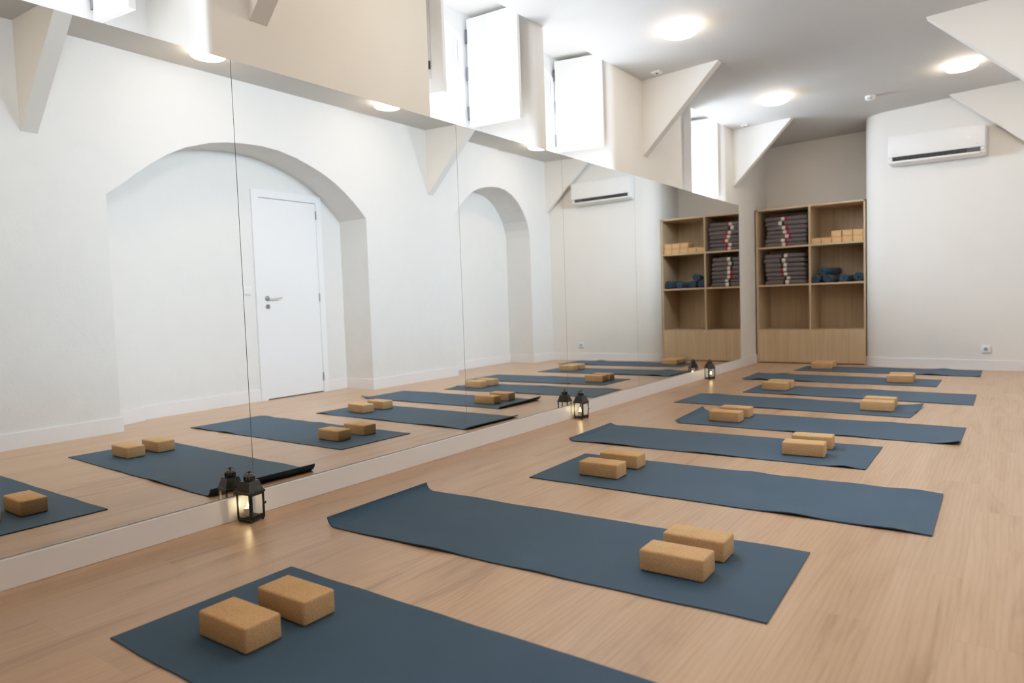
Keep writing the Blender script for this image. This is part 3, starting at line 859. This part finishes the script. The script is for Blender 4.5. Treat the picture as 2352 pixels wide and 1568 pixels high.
def squiggle(xa, z0, w, h, seed):
    pts = []
    rnd = random.Random(seed)
    for k in range(40):
        t = k / 39; pts.append((xa + w * t + 0.2 * h * math.sin(t * 34), -0.1976, z0 + h * (0.5 * math.sin(t * 30 + 1) * (1.0 if t < .2 else 0.5)) ))
    bm = B(); tube(bm, pts, 0.0009, 5); return bm
obj('logo', squiggle(-W2 + 0.055, -H2 + 0.108, 0.055, 0.016, 1), M['logo'], fp, label='small grey script mark')
obj('logo', squiggle(W2 - 0.085, -H2 + 0.118, 0.032, 0.010, 2), M['logo'], fp, label='tiny grey script mark')
bm = B()
segs = {'2': 'abged', '5': 'afgcd'}
sg = {'a': ((0, 2), (1, 2)), 'b': ((1, 1), (1, 2)), 'c': ((1, 0), (1, 1)), 'd': ((0, 0), (1, 0)), 'e': ((0, 0), (0, 1)), 'f': ((0, 1), (0, 2)), 'g': ((0, 1), (1, 1))}
for i, dch in enumerate('25'):
    for s_ in segs[dch]:
        (xa, za), (xb, zb_) = sg[s_]; x_ = 0.300 + i * 0.016
        box(bm, (x_ + xa * 0.010 - .0013, -0.1981, 0.022 + za * 0.010 - .0013), (x_ + xb * 0.010 + .0013, -0.1972, 0.022 + zb_ * 0.010 + .0013))
obj('display', bm, M['led'], fp, label='small lit display digits')

# ------------------------------------------------------------------ small fittings
def lamp(x, y, label):
    t = thing('ceiling_lamp', label, 'lamp', (x, y, CZ(x)), 0, 'round ceiling lamps')
    t.rotation_euler = (0, -math.atan(0.038), 0)
    b = B(); lathe(b, [(0.118, 0.004), (0.120, -0.004), (0.120, -0.014), (0.112, -0.016)], 40); obj('base_ring', b, M['plastic'], t, smooth=True)
    b = B(); lathe(b, [(0.118, -0.014), (0.128, -0.018), (0.130, -0.038), (0.127, -0.045), (0.117, -0.050), (0.06, -0.052), (0.004, -0.0525)], 40); obj('diffuser', b, M['lamp'], t, smooth=True)
    return t
lamp(.735, 5.115, 'lit round ceiling lamp, largest in the picture, nearest on the window side')
lamp(.765, 7.575, 'lit round white ceiling lamp on the window side, farther of the two there')
lamp(2.375, 7.86, 'lit round white ceiling lamp on the right, close to the slanted beam')
lamp(2.44, 3.21, 'lit ceiling lamp seen only in the mirror, leftmost sliver along its top edge')
lamp(2.44, 5.17, 'lit ceiling lamp seen only in the mirror, second sliver along the top edge')
lamp(.74, .55, 'added ceiling lamp, out of view on the window side, brightening the foreground')  # unseen lamp, added to brighten the foreground
lamp(2.44, .90, 'added ceiling lamp, out of view on the right, brightening the foreground')  # second added lamp out of view, also lifts the foreground
lamp(.74, 2.75, 'added ceiling lamp, unseen above the picture on the window side')  # added above the frame for its light, fixture never in view

sm = thing('smoke_detector', 'small round white smoke detector on the ceiling beside the rounded wall corner', 'smoke detector', (1.535, 8.34, CZ(1.535)))
b = B(); lathe(b, [(0.052, 0.004), (0.052, -0.012), (0.046, -0.016)], 28); obj('base', b, M['plastic'], sm, smooth=True)
b = B(); lathe(b, [(0.046, -0.014), (0.048, -0.030), (0.036, -0.040), (0.004, -0.042)], 28); obj('cover', b, M['plastic'], sm, smooth=True)
b = B(); box(b, (-0.02, -0.047, -0.034), (0.02, -0.040, -0.026)); obj('vent', b, M['grille'], sm)
for x, y, la in ((.198, 5.90, 'small square white ceiling sensor beside the nearer triangular beam'), (.178, 8.44, 'small square white ceiling sensor by the farther triangular beam')):
    t = thing('ceiling_sensor', la, 'sensor', (x, y, CZ(x)), 0, 'small square sensors on the ceiling')
    obj('plate', box(B(), (-.04, -.04, -.012), (.04, .04, .004), .003, 1), M['plastic'], t)
    b = B(); lathe(b, [(0.013, -0.010), (0.013, -0.015), (0.002, -0.017)], 16); obj('eye', b, M['grille'], t)
# socket on the end wall
sx = 2.538; sy = P0.y + (sx - P0.x) * (-0.08 / 1.032)
so = thing('wall_socket', 'square white wall socket low on the end wall right of the shelves', 'socket', (sx, sy, 0.228), math.atan2(-0.08, 1.032))
obj('cover_plate', box(B(), (-.041, -.011, -.041), (.041, .004, .041), .004, 2), M['plastic_blue'], so, smooth=True)
b = B()
prism(b, [(0.020 * math.cos(2*PI*k/24), 0.020 * math.sin(2*PI*k/24)) for k in range(24)], lambda p: (p[0], -.0118, p[1]), lambda p: (p[0], -.008, p[1])); ins = obj('insert', b, M['logo'], so)
b = B()
for dx in (-.0095, .0095): prism(b, [(dx + 0.003 * math.cos(2*PI*k/10), 0.003 * math.sin(2*PI*k/10)) for k in range(10)], lambda p: (p[0], -.0122, p[1]), lambda p: (p[0], -.0116, p[1]))
obj('pin_holes', b, M['black'], ins)
# light switch by the door
ls = thing('light_switch', 'white light switch on the niche wall beside the door', 'switch', (dn(4.075, 0), 4.075, 1.117), 0)
obj('cover_plate', box(B(), (-.010, -.041, -.041), (.004, .041, .041), .003, 2), M['plastic_blue'], ls, smooth=True)
obj('rocker', box(B(), (-.0135, -.028, -.028), (-.008, .028, .028), .002, 1), M['plastic'], ls)

# ------------------------------------------------------------------ light
def area(name, loc, size, size_y, power, col, rot, spread=PI):
    l = bpy.data.lights.new(name, 'AREA'); l.shape = 'RECTANGLE'; l.size = size; l.size_y = size_y
    l.energy = power; l.color = col; l.spread = spread
    o = bpy.data.objects.new(name, l); COL.objects.link(o); o.location = loc; o.rotation_euler = rot
    return o
PW = 36
for k, (yc, kk) in enumerate(((1.12, 0.7), (3.58, 1.0), (4.83, 1.0), (7.60, 1.5))):
    area('daylight_window', (-0.62, yc, 2.56), 0.60, 0.48, PW * kk, (0.74, 0.86, 1.0), (0, -PI / 2 + math.radians(36), 0), math.radians(172))
w = bpy.data.worlds.new('World'); S.world = w; w.use_nodes = True
wn = w.node_tree; bgn = wn.nodes['Background']
tcw = wn.nodes.new('ShaderNodeTexCoord'); sxyz = wn.nodes.new('ShaderNodeSeparateXYZ'); wn.links.new(tcw.outputs['Generated'], sxyz.inputs[0])
wn.links.new(ramp(wn, sxyz.outputs['Z'], [(0.0, (0.22, 0.22, 0.21)), (0.06, (0.86, 0.92, 1.0))]), bgn.inputs[0])
bgn.inputs[1].default_value = 3.0

# ------------------------------------------------------------------ camera
cam = bpy.data.cameras.new('camera'); co = bpy.data.objects.new('camera', cam); COL.objects.link(co)
cxx, czz, yaw, pit, rol, f = 2.78613474, 0.920537452, -0.627383352, -0.0572576968, -0.0342991932, 1594.545
fw = Vector((math.sin(yaw) * math.cos(pit), math.cos(yaw) * math.cos(pit), math.sin(pit)))
rt = Vector((math.cos(yaw), -math.sin(yaw), 0)); up = rt.cross(fw)
r2 = rt * math.cos(rol) + up * math.sin(rol); u2 = -rt * math.sin(rol) + up * math.cos(rol)
co.matrix_world = Matrix(((r2.x, u2.x, -fw.x, cxx), (r2.y, u2.y, -fw.y, 0.0), (r2.z, u2.z, -fw.z, czz), (0, 0, 0, 1)))
cam.sensor_fit = 'HORIZONTAL'; cam.sensor_width = 36.0; cam.lens = f / 2352 * 36.0
cam.clip_start = 0.02
cam.dof.use_dof = True; cam.dof.focus_distance = 3.3; cam.dof.aperture_fstop = 2.0
S.camera = co

S.view_settings.view_transform = 'Standard'
S.view_settings.look = 'None'
S.view_settings.exposure = 0.0
# camera response: a gain with a soft shoulder, as in the photograph
KG = 1.95
S.view_settings.use_curve_mapping = True
cmap = S.view_settings.curve_mapping
cmap.white_level = (1.9 / KG, 1.9 / KG, 1.9 / KG)
cmap.extend = 'HORIZONTAL'
cv = cmap.curves[3]
for xi, yo in ((0.20, 0.205), (0.40, 0.405), (0.62, 0.60), (0.85, 0.755), (1.15, 0.885), (1.5, 0.965)):
    cv.points.new(xi / 1.9, yo)
cmap.update()
c = S.cycles
c.use_denoising = True
c.max_bounces = 9; c.diffuse_bounces = 4; c.glossy_bounces = 4; c.transparent_max_bounces = 8; c.transmission_bounces = 4
c.use_adaptive_sampling = True; c.adaptive_threshold = 0.03
c.caustics_reflective = False; c.caustics_refractive = False
c.sample_clamp_indirect = 6.0
